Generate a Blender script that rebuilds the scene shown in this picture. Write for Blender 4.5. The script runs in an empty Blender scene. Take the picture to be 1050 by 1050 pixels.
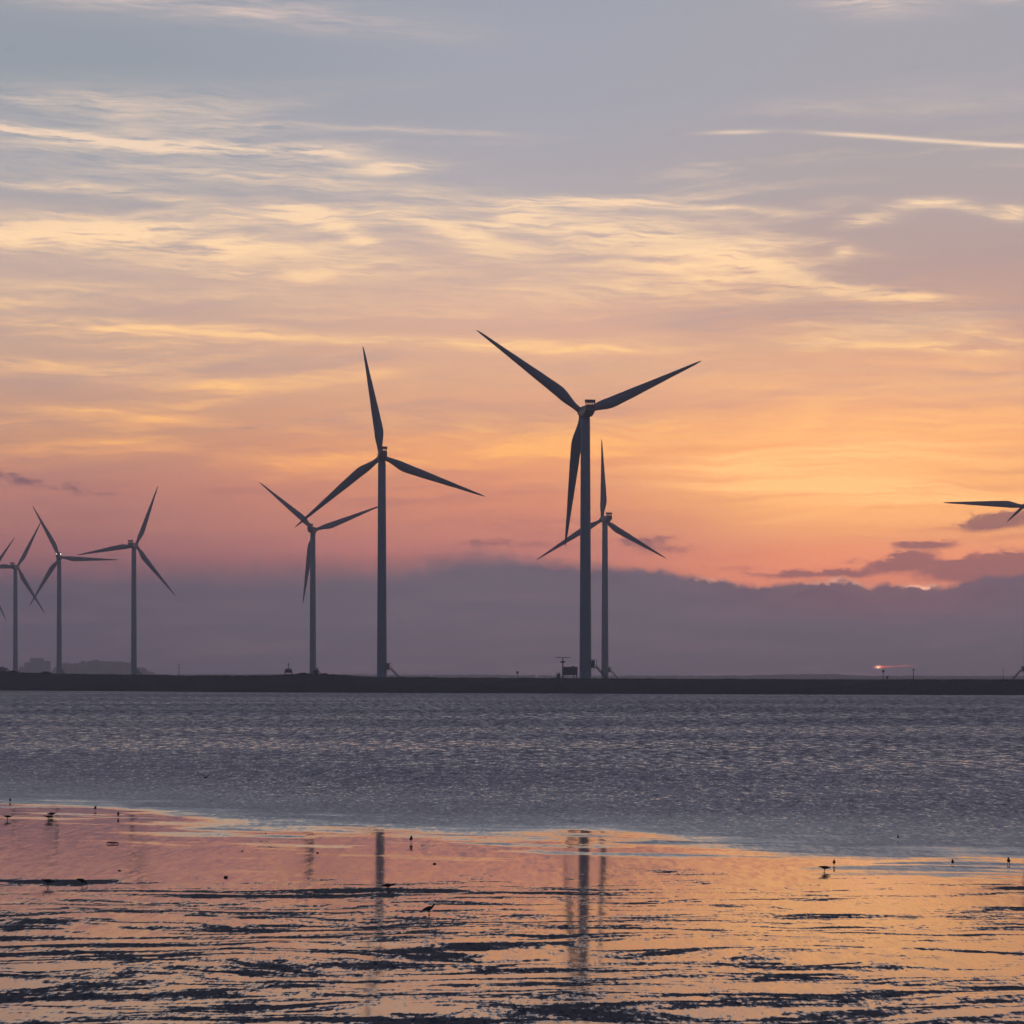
import bpy, bmesh, math, random
import numpy as np
from mathutils import Vector, Matrix, Euler, noise as mnoise

random.seed(7); np.random.seed(7)
C = bpy.context.scene.collection
SC = bpy.context.scene
R = math.radians

# ------------------------------------------------------------------ camera
F = 3150.0          # focal length in photo pixels (photo is 1050 wide)
HOR = 695.0         # row of the true horizon
CAMZ = 5.0
cam = bpy.data.cameras.new('camera'); co = bpy.data.objects.new('camera', cam); C.objects.link(co)
co.location = (0, 0, CAMZ); co.rotation_euler = (R(90), 0, 0)
cam.sensor_width = 36; cam.lens = F / 1050 * 36
cam.shift_y = (HOR - 525) / 1050
cam.clip_start = 0.5; cam.clip_end = 60000
SC.camera = co

SC.view_settings.view_transform = 'Standard'; SC.view_settings.look = 'None'
SC.view_settings.exposure = 0; SC.view_settings.gamma = 1

# ------------------------------------------------------------------ node helpers
class S:
    """a float socket with arithmetic"""
    def __init__(s, t, v): s.t, s.v = t, v
    def _m(s, op, *a):
        n = s.t.nodes.new('ShaderNodeMath'); n.operation = op
        for i, x in enumerate(a):
            if isinstance(x, S): s.t.links.new(x.v, n.inputs[i])
            else: n.inputs[i].default_value = x
        return S(s.t, n.outputs[0])
    def __add__(s, o): return s._m('ADD', s, o)
    __radd__ = __add__
    def __sub__(s, o): return s._m('SUBTRACT', s, o)
    def __rsub__(s, o): return s._m('SUBTRACT', o, s)
    def __mul__(s, o): return s._m('MULTIPLY', s, o)
    __rmul__ = __mul__
    def __truediv__(s, o): return s._m('DIVIDE', s, o)
    def __rtruediv__(s, o): return s._m('DIVIDE', o, s)
    def exp(s): return s._m('EXPONENT', s)
    def abs(s): return s._m('ABSOLUTE', s)
    def sqrt(s): return s._m('SQRT', s)
    def pow(s, p): return s._m('POWER', s, p)
    def mx(s, o): return s._m('MAXIMUM', s, o)
    def mn(s, o): return s._m('MINIMUM', s, o)
    def clamp(s): return s.mx(0.0).mn(1.0)
    def ss(s, a, b, lo=0.0, hi=1.0):
        n = s.t.nodes.new('ShaderNodeMapRange'); n.interpolation_type = 'SMOOTHSTEP'
        s.t.links.new(s.v, n.inputs['Value'])
        for k, x in (('From Min', a), ('From Max', b), ('To Min', lo), ('To Max', hi)):
            if isinstance(x, S): s.t.links.new(x.v, n.inputs[k])
            else: n.inputs[k].default_value = x
        return S(s.t, n.outputs[0])

def lin(c):
    f = lambda u: u / 12.92 if u <= .04045 else ((u + .055) / 1.055) ** 2.4
    return tuple(f(x / 255.0) for x in c)

def comb(t, x, y, z=0.0):
    n = t.nodes.new('ShaderNodeCombineXYZ')
    for i, a in enumerate((x, y, z)):
        if isinstance(a, S): t.links.new(a.v, n.inputs[i])
        else: n.inputs[i].default_value = a
    return n.outputs[0]
def noise(t, vec, detail=4, rough=.55, dist=0.0, scale=1.0, color=False):
    n = t.nodes.new('ShaderNodeTexNoise'); n.noise_dimensions = '3D'
    t.links.new(vec, n.inputs['Vector']); n.inputs['Scale'].default_value = scale
    n.inputs['Detail'].default_value = detail; n.inputs['Roughness'].default_value = rough
    n.inputs['Distortion'].default_value = dist
    if color: return n.outputs['Color']
    return S(t, n.outputs[0])
def mixc(t, f, a, b, blend='MIX'):
    n = t.nodes.new('ShaderNodeMix'); n.data_type = 'RGBA'; n.blend_type = blend; n.clamp_factor = True
    if isinstance(f, S): t.links.new(f.v, n.inputs[0])
    else: n.inputs[0].default_value = f
    for i, x in ((6, a), (7, b)):
        if isinstance(x, tuple): n.inputs[i].default_value = (*x[:3], 1)
        else: t.links.new(x, n.inputs[i])
    return n.outputs[2]
def ramp(t, fac, stops):
    n = t.nodes.new('ShaderNodeValToRGB'); t.links.new(fac.v, n.inputs[0]); e = n.color_ramp.elements
    while len(e) < len(stops): e.new(.5)
    for el, (p, c) in zip(e, stops): el.position = p; el.color = (*lin(c), 1)
    return n.outputs[0]
def sepxyz(t, v):
    n = t.nodes.new('ShaderNodeSeparateXYZ'); t.links.new(v, n.inputs[0])
    return [S(t, o) for o in n.outputs]

# ------------------------------------------------------------------ world: dusk sky
SUN_AZ = math.atan((903 - 525) / F); SUN_EL = R(1.5)
W = bpy.data.worlds.new('World'); SC.world = W; W.use_nodes = True
T = W.node_tree; T.nodes.clear()
tc = T.nodes.new('ShaderNodeTexCoord')
dx, dy, dz = sepxyz(T, tc.outputs['Generated'])
hyp = (dx * dx + dy * dy).sqrt().mx(1e-4)
az = S(T, None); _a = dx._m('ARCTAN2', dx, dy)
X = _a._m('TANGENT', _a.mx(-1.3).mn(1.3)) * F + 525.0           # a direction's bearing, 3150 units = 45 degrees
Y = (dz / hyp).mx(-1.0).mn(3.0) * (-F) + HOR                     # its height above the horizon in the same unit

n_warp = noise(T, comb(T, X * (1 / 260), Y * (1 / 90), 3.1), 3, .5) - .5
n_warp2 = noise(T, comb(T, X * (1 / 90), Y * (1 / 40), 8.1), 4, .6) - .5
Xw = X + n_warp * 60.0
Yw = Y + n_warp * 22.0 + n_warp2 * 18.0
# fibres that run with the wind
fib = noise(T, comb(T, Xw * (1 / 150), (Yw + X * .03) * (1 / 7.5), 1.7), 9, .62, 0.0)
fib2 = noise(T, comb(T, (Xw + Yw * .9) * (1 / 70), (Yw - X * .14) * (1 / 8), 5.7), 8, .62, 0.1)
fib3 = noise(T, comb(T, (Xw + Yw * .5) * (1 / 60), (Yw - X * .05) * (1 / 3.0), 15.7), 5, .7)
tex = ((fib - .5) * 3.0 + (fib2 - .5) * 2.0 + (fib3 - .5) * 2.4 + .76).mx(0.02).mn(1.7)      # about 0.3 to 1.3

def streak(x0, y0, k, L, w, amp, c=0.0, xs=Xw, ys=Yw):
    u = xs - x0
    v = ys - y0 - u * k
    if c: v = v - u * u * c
    return ((u * (1 / L)).pow(2.0) * -1.0 - (v * (1 / w)).pow(2.0)).exp() * amp

def total(lst, **kw):
    a = None
    for p in lst:
        g = streak(*p, **kw); a = g if a is None else a + g
    return a
X_ = X + n_warp2 * 16.0; Y_ = Y + n_warp2 * 9.0
cir = total([                                # pale lit cirrus
    (110, 149, .085, 170, 5, .95, -.0001), (230, 156, .03, 150, 7, .40), (330, 156, -.02, 40, 5, .6), (402, 172, -.02, 44, 5, .85),
    (280, 132, .0, 60, 5, .35), (430, 135, .03, 90, 3, .30),
    (120, 172, .06, 260, 34, .20), (160, 6, .05, 190, 16, .42), (330, 22, .1, 150, 12, .22),
    (60, 110, .05, 120, 12, .22), (380, 190, .1, 120, 12, .25), (150, 275, .05, 200, 8, .3), (890, 4, .08, 60, 14, .85), (1040, 2, .0, 40, 7, .8),
    (60, 248, .04, 160, 14, .62), (250, 262, .05, 200, 14, .35), (190, 208, .13, 130, 6, .32), (60, 198, .08, 120, 5, .28), (150, 112, .04, 150, 22, .16), (90, 230, .10, 140, 10, .3), (240, 182, .08, 130, 7, .3),
    (322, 222, .22, 42, 8, .85), (366, 245, .3, 24, 7, .6), (450, 232, .22, 60, 9, .50), (520, 225, -.25, 44, 10, .65),
    (560, 208, .02, 90, 5, .5), (500, 252, .35, 40, 9, .55)], xs=X_, ys=Y_)
cir = cir + total([
    (700, 212, .05, 130, 4, .45, .00012), (600, 238, .1, 90, 13, .62), (740, 266, .22, 100, 12, .6), (700, 250, .13, 140, 24, .22),
    (905, 304, .1, 70, 6, .9), (830, 291, .27, 80, 7, .6), (780, 300, .02, 170, 14, .25),
    (890, 228, -.12, 26, 6, .85), (945, 213, -.06, 34, 5, .8), (1000, 220, .2, 30, 5, .5), (1038, 224, .0, 18, 8, .7), (868, 262, 0, 11, 5, .55),
    (130, 337, .03, 160, 6, .62), (330, 347, .02, 120, 5, .45), (590, 357, .01, 130, 6, .62), (460, 350, .01, 110, 5, .4),
    (60, 382, .03, 110, 9, .75), (210, 397, .03, 60, 6, .55), (40, 422, .02, 120, 4, .35), (170, 432, .04, 60, 5, .6),
    (300, 439, .05, 60, 4, .5), (470, 434, .0, 130, 14, .40), (560, 450, 0, 160, 24, .25)], xs=X_, ys=Y_)
cir = cir + total([
    (960, 360, .06, 110, 5, .7), (1050, 352, .0, 60, 6, .45), (700, 385, .03, 220, 14, .2),
    (660, 466, .0, 130, 3, .5), (750, 466, .0, 40, 2.2, .5), (830, 430, -.5, 26, 14, .35), (870, 455, -.25, 60, 10, .3),
    (90, 300, .05, 260, 10, .3), (560, 300, .02, 260, 16, .22), (960, 395, .1, 160, 12, .22)], xs=X_, ys=Y_)
veil = noise(T, comb(T, Xw * (1 / 420), (Yw + X * .05) * (1 / 46), 9.3), 5, .55, .4)
veilm = veil.ss(.46, .72) * Y.ss(60.0, 230.0) * Y.ss(560.0, 470.0) * .85
trail = total([(755, 137, -.02, 30, 2.0, .75), (880, 142, .075, 48, 2.2, .8), (960, 149.5, .085, 60, 2.3, .85), (1040, 156.5, .07, 50, 1.9, .8)],
              xs=X + n_warp2 * 4.0, ys=Y + n_warp2 * 2.6)
dens = (cir * tex * 1.27 + veilm * (tex * .9 + .25) + trail).clamp()

q = ((Y + 700.0) * (1 / 1400)).clamp()     # 0 at 700 above the frame, .5 at the top row, 1 at row 700
P = lambda y: (y + 700) / 1400
up = [(0.0, (140, 136, 158)), (.3, (148, 148, 164))]
baseL = ramp(T, q, up + [(P(0), (153, 157, 168)), (P(70), (150, 157, 167)), (P(180), (160, 161, 170)), (P(290), (198, 170, 158)),
    (P(380), (198, 160, 142)), (P(450), (196, 146, 124)), (P(500), (184, 128, 118)), (P(560), (155, 108, 112)), (P(620), (125, 94, 106)), (P(700), (98, 80, 95))])
baseC = ramp(T, q, up + [(P(0), (160, 163, 175)), (P(100), (165, 165, 176)), (P(200), (176, 168, 172)), (P(300), (214, 175, 158)),
    (P(400), (222, 168, 138)), (P(460), (230, 156, 118)), (P(510), (216, 142, 116)), (P(560), (190, 124, 117)), (P(620), (170, 108, 110)), (P(700), (104, 84, 98))])
baseR = ramp(T, q, up + [(P(0), (166, 164, 172)), (P(100), (168, 164, 171)), (P(200), (178, 164, 164)), (P(300), (192, 158, 148)),
    (P(400), (226, 168, 136)), (P(460), (244, 168, 114)), (P(510), (248, 176, 112)), (P(570), (228, 148, 118)), (P(620), (208, 128, 114)), (P(700), (108, 84, 98))])
wC = X.ss(60.0, 560.0); wR = X.ss(540.0, 900.0)
base = mixc(T, wR, mixc(T, wC, baseL, baseC), baseR)
lit = ramp(T, q, [(P(0), (212, 192, 186)), (P(150), (238, 210, 186)), (P(250), (255, 216, 174)), (P(360), (255, 202, 146)), (P(450), (255, 184, 118)), (P(520), (248, 164, 112))])
sky = mixc(T, dens, base, lit)
# darker grey veils between the lit wisps
shade = noise(T, comb(T, Xw * (1 / 330), (Yw + X * .06) * (1 / 34), 21.0), 5, .6, .3)
sky = mixc(T, (shade + (fib - .5) * .5).ss(.46, .68) * Y.ss(200.0, 300.0) * .36, sky, mixc(T, Y.ss(330.0, 560.0), lin((168, 150, 156)), lin((160, 104, 108))))
# the glow around the hidden sun
fibg = noise(T, comb(T, Xw * (1 / 220), (Yw - X * .02) * (1 / 9), 31.0), 7, .6, .1)
glow = total([(900, 490, 0, 185, 46, .62), (880, 500, .05, 130, 9, .62), (960, 515, .02, 110, 6, .4), (820, 474, -.06, 120, 7, .36), (700, 500, .02, 120, 7, .22), (900, 440, 0, 250, 60, .20), (860, 535, .02, 90, 5, .2), (960, 470, .03, 90, 6, .25), (690, 478, 0, 110, 6, .2), (850, 405, .06, 160, 9, .22), (930, 375, .05, 110, 6, .3), (750, 466, 0, 45, 2.5, .5)],
             xs=Xw, ys=Yw + (fib - .5) * 14.0)
sky = mixc(T, (glow * (fibg * 3.4 - .75).mx(.12)).clamp(), sky, (1.14, .565, .235))
sky = mixc(T, (streak(905, 588, 0, 200, 26, .35) + streak(760, 575, 0, 110, 18, .2)).clamp(), sky, lin((240, 144, 112)))
fine = noise(T, comb(T, X * (1 / 9), Y * (1 / 9), 6.4), 4, .6) - .5
# small dark clouds above the bank
puff = noise(T, comb(T, X * (1 / 34), Y * (1 / 13), 2.2), 6, .62) - .5
puffs = total([(1010, 584, -.02, 74, 12, 1.6), (925, 577, -.1, 26, 7, 1.4), (948, 560, .0, 34, 5, 1.2), (800, 590, 0, 50, 5, .7), (740, 582, 0, 30, 4, .5), (1025, 537, -.12, 50, 9, 1.25), (1050, 590, 0, 60, 16, 1.2),
               (855, 587, -.04, 44, 5, .7), (672, 560, .03, 50, 11, .75), (520, 558, .0, 70, 6, .55), (18, 494, .1, 40, 9, .42), (90, 505, .1, 70, 7, .45), (880, 590, 0, 24, 4, .5)],
              xs=X + puff * 34.0, ys=Y + puff * 16.0)
cloud_c = mixc(T, X.ss(100.0, 900.0), lin((112, 88, 104)), lin((140, 98, 106)))
sky = mixc(T, (puffs + puff * 1.7 + fine * .5).ss(.25, .95) * .85, sky, cloud_c)
# the cloud bank: its billowed edge
bil = noise(T, comb(T, X * (1 / 46), Y * (1 / 40), 4.4), 7, .62) - .5
bil2 = noise(T, comb(T, X * (1 / 19), Y * (1 / 19), 1.4), 5, .6) - .5
edge = 582.0 + X.ss(-200.0, 350.0, 6.0, 0.0) - streak(500, 0, 0, 70, 1e5, 13.0, xs=X, ys=Y) + X.ss(620.0, 800.0, 0.0, 19.0) \
       - streak(862, 0, 0, 44, 1e5, 4.0, xs=X, ys=Y) + streak(897, 0, 0, 16, 1e5, 4.0, xs=X, ys=Y) - X.ss(960.0, 1030.0, 0.0, 10.0) + bil * 9.0 + bil2 * 15.0 + fine * 8.0
soft = X.ss(250.0, 760.0, 24.0, 4.0)
below = Y - edge
bank = (below / soft).ss(-1.0, 1.0)
bankc = ramp(T, ((Y - 560.0) * (1 / 140)).clamp(), [(0, (114, 100, 113)), (.4, (106, 97, 111)), (1, (101, 92, 106))])
bankc = mixc(T, X.ss(0.0, 500.0, .55, 0.0), bankc, lin((92, 84, 101)))
bankc = mixc(T, streak(910, 610, 0, 160, 24, .55, xs=X, ys=Y), bankc, lin((132, 96, 106)))
bankc = mixc(T, noise(T, comb(T, X * (1 / 150), Y * (1 / 16), 12.0), 5, .6).ss(.42, .75) * .22, bankc, lin((136, 106, 118)))
bankc = mixc(T, noise(T, comb(T, X * (1 / 60), Y * (1 / 24), 17.0), 6, .62).ss(.45, .75) * (below * (1 / 50)).ss(1.0, 0.0) * .35, bankc, lin((92, 78, 98)))
sky = mixc(T, bank, sky, bankc)
# gilded rims where the sun breaks the edge
rim = ((below * .5).pow(2.0) * -1.0).exp() * (streak(944, 0, 0, 16, 1e5, 1.0, xs=X, ys=Y) + streak(862, 0, 0, 30, 1e5, .45, xs=X, ys=Y) + streak(730, 0, 0, 16, 1e5, .3, xs=X, ys=Y)) * (fine * 2.6 + .7).clamp()
sky = mixc(T, rim.clamp(), sky, lin((255, 190, 160)))
slit = streak(901, 684, -.02, 4, 1.1, .8, xs=X, ys=Y) + (streak(909, 683.6, -.02, 8, .8, .45, xs=X, ys=Y) + streak(927, 682.8, -.03, 9, .7, .3, xs=X, ys=Y)) * (fine * 2.0 + .9).clamp()
sky = mixc(T, (slit * 1.0).clamp(), sky, lin((255, 122, 96)))
core = streak(900.5, 684.2, 0, 2.0, 1.2, 1.0, xs=X, ys=Y)
sky = mixc(T, core.clamp(), sky, (1.1, .7, .5))
# far from the sunset the plain dusk sky takes over
ns = T.nodes.new('ShaderNodeTexSky'); ns.sky_type = 'NISHITA'; ns.sun_disc = False
ns.sun_elevation = SUN_EL; ns.sun_rotation = SUN_AZ; ns.altitude = 0; ns.dust_density = 1.5
nb = mixc(T, 1.0, ns.outputs[0], (.04, .045, .07), 'MULTIPLY')
nb = mixc(T, 1.0, nb, lin((54, 66, 90)), 'ADD')
cosang = dx * math.sin(SUN_AZ) + dy * math.cos(SUN_AZ)
side = cosang.ss(.95, .2)
high = (dz).ss(.30, .75)
sky = mixc(T, (side + high).clamp(), sky, nb)
# the air between (object haze) dims the low sky: give the sky behind it back what the haze takes
HK, HTOP, HFAR = 2.1e-4, 165.0, 9600.0
HL = (.093, .080, .108)
path = (HTOP / (dz / hyp).mx(1e-4)).mn(HFAR)
trn = (path * -HK).exp()
front = dy.ss(-.2, .3) * dz.ss(-.01, 0.0)
comp = mixc(T, 1.0, sky, mixc(T, trn, HL, (0, 0, 0)), 'SUBTRACT')
vm = T.nodes.new('ShaderNodeVectorMath'); vm.operation = 'SCALE'; T.links.new(comp, vm.inputs[0]); T.links.new((1.0 / trn).v, vm.inputs['Scale'])
vx = T.nodes.new('ShaderNodeVectorMath'); vx.operation = 'MAXIMUM'; T.links.new(vm.outputs[0], vx.inputs[0]); vx.inputs[1].default_value = (.02, .02, .03)
sky = mixc(T, front, sky, vx.outputs[0])
bg = T.nodes.new('ShaderNodeBackground'); T.links.new(sky, bg.inputs[0]); bg.inputs[1].default_value = 1.0
wo = T.nodes.new('ShaderNodeOutputWorld'); T.links.new(bg.outputs[0], wo.inputs[0])
W.cycles.sampling_method = 'MANUAL'; W.cycles.sample_map_resolution = 512

# ------------------------------------------------------------------ sun (just behind the bank, very weak)
sl = bpy.data.lights.new('sun', 'SUN'); so = bpy.data.objects.new('sun', sl); C.objects.link(so)
sl.energy = .0015; sl.angle = R(2.5); sl.color = (1, .55, .33)
d = Vector((math.sin(SUN_AZ) * math.cos(SUN_EL), math.cos(SUN_AZ) * math.cos(SUN_EL), math.sin(SUN_EL)))
so.rotation_euler = d.to_track_quat('Z', 'Y').to_euler(); so.location = (60, 400, 60)

# ------------------------------------------------------------------ materials
def newmat(name):
    m = bpy.data.materials.new(name); m.use_nodes = True
    return m, m.node_tree, m.node_tree.nodes['Principled BSDF']
def simple(name, col, rough=.5, metal=0., var=.15, scale=.6, bump=0.0, bscale=8):
    m, t, b = newmat(name)
    tcn = t.nodes.new('ShaderNodeTexCoord')
    v = tcn.outputs['Object']
    n = noise(t, v, 5, .6, .2, scale)
    c = mixc(t, n, tuple(x * (1 - var) for x in col), tuple(min(1, x * (1 + var)) for x in col))
    t.links.new(c, b.inputs['Base Color'])
    t.links.new((n * .2 + (rough - .1)).v, b.inputs['Roughness']); b.inputs['Metallic'].default_value = metal
    if bump:
        bn = t.nodes.new('ShaderNodeBump'); bn.inputs['Strength'].default_value = bump
        t.links.new(noise(t, v, 6, .65, 0, bscale).v, bn.inputs['Height']); t.links.new(bn.outputs[0], b.inputs['Normal'])
    return m
M = {}
M['tower'] = simple('painted_steel', (.29, .33, .36), .45, 0, .10, .08)
M['blade'] = simple('blade_gelcoat', (.23, .24, .27), .40, 0, .08, .1)
M['nacelle'] = simple('nacelle_shell', (.17, .17, .19), .45, 0, .1, .3)
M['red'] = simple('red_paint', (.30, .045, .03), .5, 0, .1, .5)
M['steel'] = simple('galvanised_steel', (.22, .22, .23), .5, .6, .2, 2)
M['door'] = simple('door_paint', (.10, .12, .14), .5)
M['cabin'] = simple('cabin_cladding', (.10, .10, .11), .6, 0, .25, 1.5)
M['glass'] = simple('dark_glass', (.02, .025, .03), .08)
ms_, t, b = newmat('bank_grass')
ge = t.nodes.new('ShaderNodeNewGeometry'); bx_, by_, bz_ = sepxyz(t, ge.outputs['Position'])
n1 = noise(t, comb(t, bx_ * (1 / 14), by_ * (1 / 5), bz_ * 1.2), 5, .65, .3)
t.links.new(mixc(t, (n1 * 1.6 - .3 + bz_.ss(.3, 3.5) * .25).clamp(), (.022, .020, .022), (.085, .070, .055)), b.inputs['Base Color']); b.inputs['Roughness'].default_value = .95
bn = t.nodes.new('ShaderNodeBump'); bn.inputs['Strength'].default_value = .8; bn.inputs['Distance'].default_value = .5
t.links.new(noise(t, ge.outputs['Position'], 6, .7, 0, .6).v, bn.inputs['Height']); t.links.new(bn.outputs[0], b.inputs['Normal'])
M['soil'] = ms_
M['leaf'] = simple('shrub_leaf', (.045, .06, .03), .7, 0, .5, 1.5)
M['bark'] = simple('shrub_bark', (.06, .045, .035), .9)
M['plume'] = simple('bird_plumage', (.06, .05, .045), .8, 0, .5, 30)
M['brick'] = simple('far_brick', (.22, .18, .16), .9, 0, .2, .1)
M['roof'] = simple('far_roof', (.10, .08, .08), .9)
M['wood'] = simple('far_foliage', (.05, .06, .04), .95, 0, .4, .05)
M['drift'] = simple('driftwood', (.08, .06, .05), .9, 0, .3, 20)
M['shell'] = simple('pebble', (.09, .06, .05), .6, 0, .3, 20)
ml, t, b = newmat('white_beacon_light'); b.inputs['Emission Color'].default_value = (1, .95, .9, 1); b.inputs['Emission Strength'].default_value = 6
M['lamp'] = ml

# open water: facets tilt by noise, no derivatives needed, so it holds at any distance
def slopes(t, vec_xyz, sets, ax, ay, bias):
    """sum of facet-slope noises; returns a world-space normal"""
    x, y, z = vec_xyz
    sx = sy = None
    for i, (lx, ly, a) in enumerate(sets):
        c = noise(t, comb(t, x * (1 / lx), y * (1 / ly), 3.3 * i), 3, .6, 0, 1.0, color=True)
        r, g, bb = sepxyz(t, c)
        r = (r - .5) * a; g = (g - .5) * a   # a may itself vary over the water
        sx = r if sx is None else sx + r; sy = g if sy is None else sy + g
    return sx * ax if not isinstance(ax, S) else ax * sx, sy, bias

def setnormal(t, b, sx, sy):
    v = comb(t, sx, sy, 1.0)
    n = t.nodes.new('ShaderNodeVectorMath'); n.operation = 'NORMALIZE'; t.links.new(v, n.inputs[0])
    t.links.new(n.outputs[0], b.inputs['Normal'])

m_sea, t, b = newmat('sea_water')
ge = t.nodes.new('ShaderNodeNewGeometry'); px_, py_, pz_ = sepxyz(t, ge.outputs['Position'])
at = t.nodes.new('ShaderNodeAttribute'); at.attribute_name = 'shore'; shore = S(t, at.outputs['Fac'])
sx, sy, _ = slopes(t, (px_, py_, pz_), [(.15, .7, 1.5), (.60, 2.6, shore.ss(20.0, 140.0, .4, 1.9)), (1.3, 8.0, shore.ss(130.0, 420.0, .0, 2.1))], 1.0, 1.0, 0)
gust = noise(t, comb(t, px_ * (1 / 130), py_ * (1 / 62), 1.0), 4, .6)
strip = noise(t, comb(t, px_ * (1 / 6.0), (py_ + px_ * .35) * (1 / 6.0), 2.0), 5, .6) - .5
grow = (shore + strip * 44.0).ss(-7.0, 9.0)
grow2 = (shore + strip * 14.0).ss(10.0, 120.0)
A = grow * (gust * .25 + .24) + grow2 * (gust * .40 + .06)
bias = grow * (gust * .10 + .085) + grow2 * (gust * .06 + .01) + .002
flat = sy.ss(.03, .33)                      # the few flat facets catch the low bright sky
steep = sy.ss(-.05, -.40)
calm = gust.ss(.35, .65)
chop = shore.ss(-2.0, 40.0, .25, 1.0)
tilt = grow * (flat * chop * shore.ss(60.0, 420.0, -.125, -.125) + steep * chop * .15 + .156 + shore.ss(0.0, 60.0, 0.0, .05) + shore.ss(60.0, 420.0, 0.0, .05) - calm * .05) + .002
c3 = noise(t, comb(t, px_ * (1 / .17), py_ * (1 / 1.6), 9.0), 3, .6, .2, 1.0, color=True); r3, g3, b3 = sepxyz(t, c3)
setnormal(t, b, sx * grow * .25, tilt * -1.0 + (g3 - .5) * .030)
t.links.new((1.85 - grow * .53).v, b.inputs['IOR'])
b.inputs['Base Color'].default_value = (.028, .020, .030, 1)
t.links.new((grow * .02 + .065).v, b.inputs['Roughness'])
M['sea'] = m_sea

# mud flat: mirror film, rippled film and rough wet mud, all laid out in metres on the ground
m_mud, t, b = newmat('wet_mud')
ge = t.nodes.new('ShaderNodeNewGeometry'); px_, py_, pz_ = sepxyz(t, ge.outputs['Position'])
at = t.nodes.new('ShaderNodeAttribute'); at.attribute_name = 'shore'; shore = S(t, at.outputs['Fac'])
wob = noise(t, comb(t, px_ * (1 / 7.0), py_ * (1 / 6.0), 7.0), 2, .5) - .5
yy = py_ + wob * 6.0 - px_ * .12
big = noise(t, comb(t, px_ * (1 / 2.9), yy * (1 / 1.0), 1.0), 2, .5, .2)
mid = noise(t, comb(t, px_ * (1 / .6), yy * (1 / .38), 2.0), 4, .62, .3)
grit = noise(t, comb(t, px_ * (1 / .10), py_ * (1 / .55), 3.0), 3, .7)
slow = noise(t, comb(t, px_ * (1 / 12), py_ * (1 / 9), 5.0), 2, .5)
field = big * .85 + mid * .60 + grit * .46 + slow * .35
def spot(x0, y0, L, w, a, k=0.0):
    u = px_ - x0; v = py_ - y0 - u * k
    return ((u * (1 / L)).pow(2.0) * -1.0 - (v * (1 / w)).pow(2.0)).exp() * a
field = field + spot(4.0, 77.3, 1.5, 1.2, .30, -.3) + spot(11.8, 72.0, .9, .9, .34) + spot(-10.9, 72.4, 1.5, .7, .34) + spot(-4.3, 68.6, 2.2, 1.5, .17, .5) + spot(-1.5, 69.5, 2.0, 1.0, .14) + spot(6.6, 62.5, 2.4, .8, .14)
thr = py_.ss(40.0, 68.0, 1.13, 1.185) + py_.ss(68.0, 82.0, 0.0, .18) + px_.ss(-2.0, 9.0, 0.0, .045)
rough_m = (field - thr).ss(-.055, .06)
rip_n = noise(t, comb(t, px_ * (1 / 7.0), (py_ + px_ * .3 + wob * 3.0) * (1 / 3.2), 11.0), 4, .55, .3)
rip = (rip_n.ss(.53, .61) * shore.ss(-17.0, -4.0) * .85 + (shore + (noise(t, comb(t, px_ * (1 / 6.0), (py_ + px_ * .35) * (1 / 6.0), 2.0), 5, .6) - .5) * 44.0).ss(-7.0, 9.0) + rip_n.ss(.6, .7) * .15).clamp()
c1 = noise(t, comb(t, px_ * (1 / .08), py_ * (1 / .45), 0.0), 3, .65, .3, 1.0, color=True); r1, g1, b1 = sepxyz(t, c1)
c2 = noise(t, comb(t, px_ * (1 / .7), py_ * (1 / 1.0), 4.0), 3, .6, .2, 1.0, color=True); r2, g2, b2 = sepxyz(t, c2)
c3 = noise(t, comb(t, px_ * (1 / .17), py_ * (1 / 1.6), 9.0), 3, .6, .2, 1.0, color=True); r3, g3, b3 = sepxyz(t, c3)
nor = t.nodes.new('ShaderNodeNewGeometry'); gx, gy, gz = sepxyz(t, ge.outputs['Normal'])
sxx = (r2 - .5) * .002 + (r3 - .5) * rip * .05 + (r1 - .5) * rough_m * 1.0
syy = (g2 - .5) * .008 + (g3 - .5) * .030 + ((g3 - .5).ss(-.12, .14) * .035 - .12) * rip - ((g1 - .5).abs() * 1.5 + .12) * rough_m + (g1 - .5) * rough_m * .6
setnormal(t, b, sxx + gx, syy + gy)
t.links.new(mixc(t, rough_m, (.05, .038, .034), (.060, .056, .060)), b.inputs['Base Color'])
t.links.new((rough_m * .50 + rip * .03 + .065).v, b.inputs['Roughness'])
t.links.new((1.85 - rough_m * .5 - rip * .45).v, b.inputs['IOR'])
M['mud'] = m_mud

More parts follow.
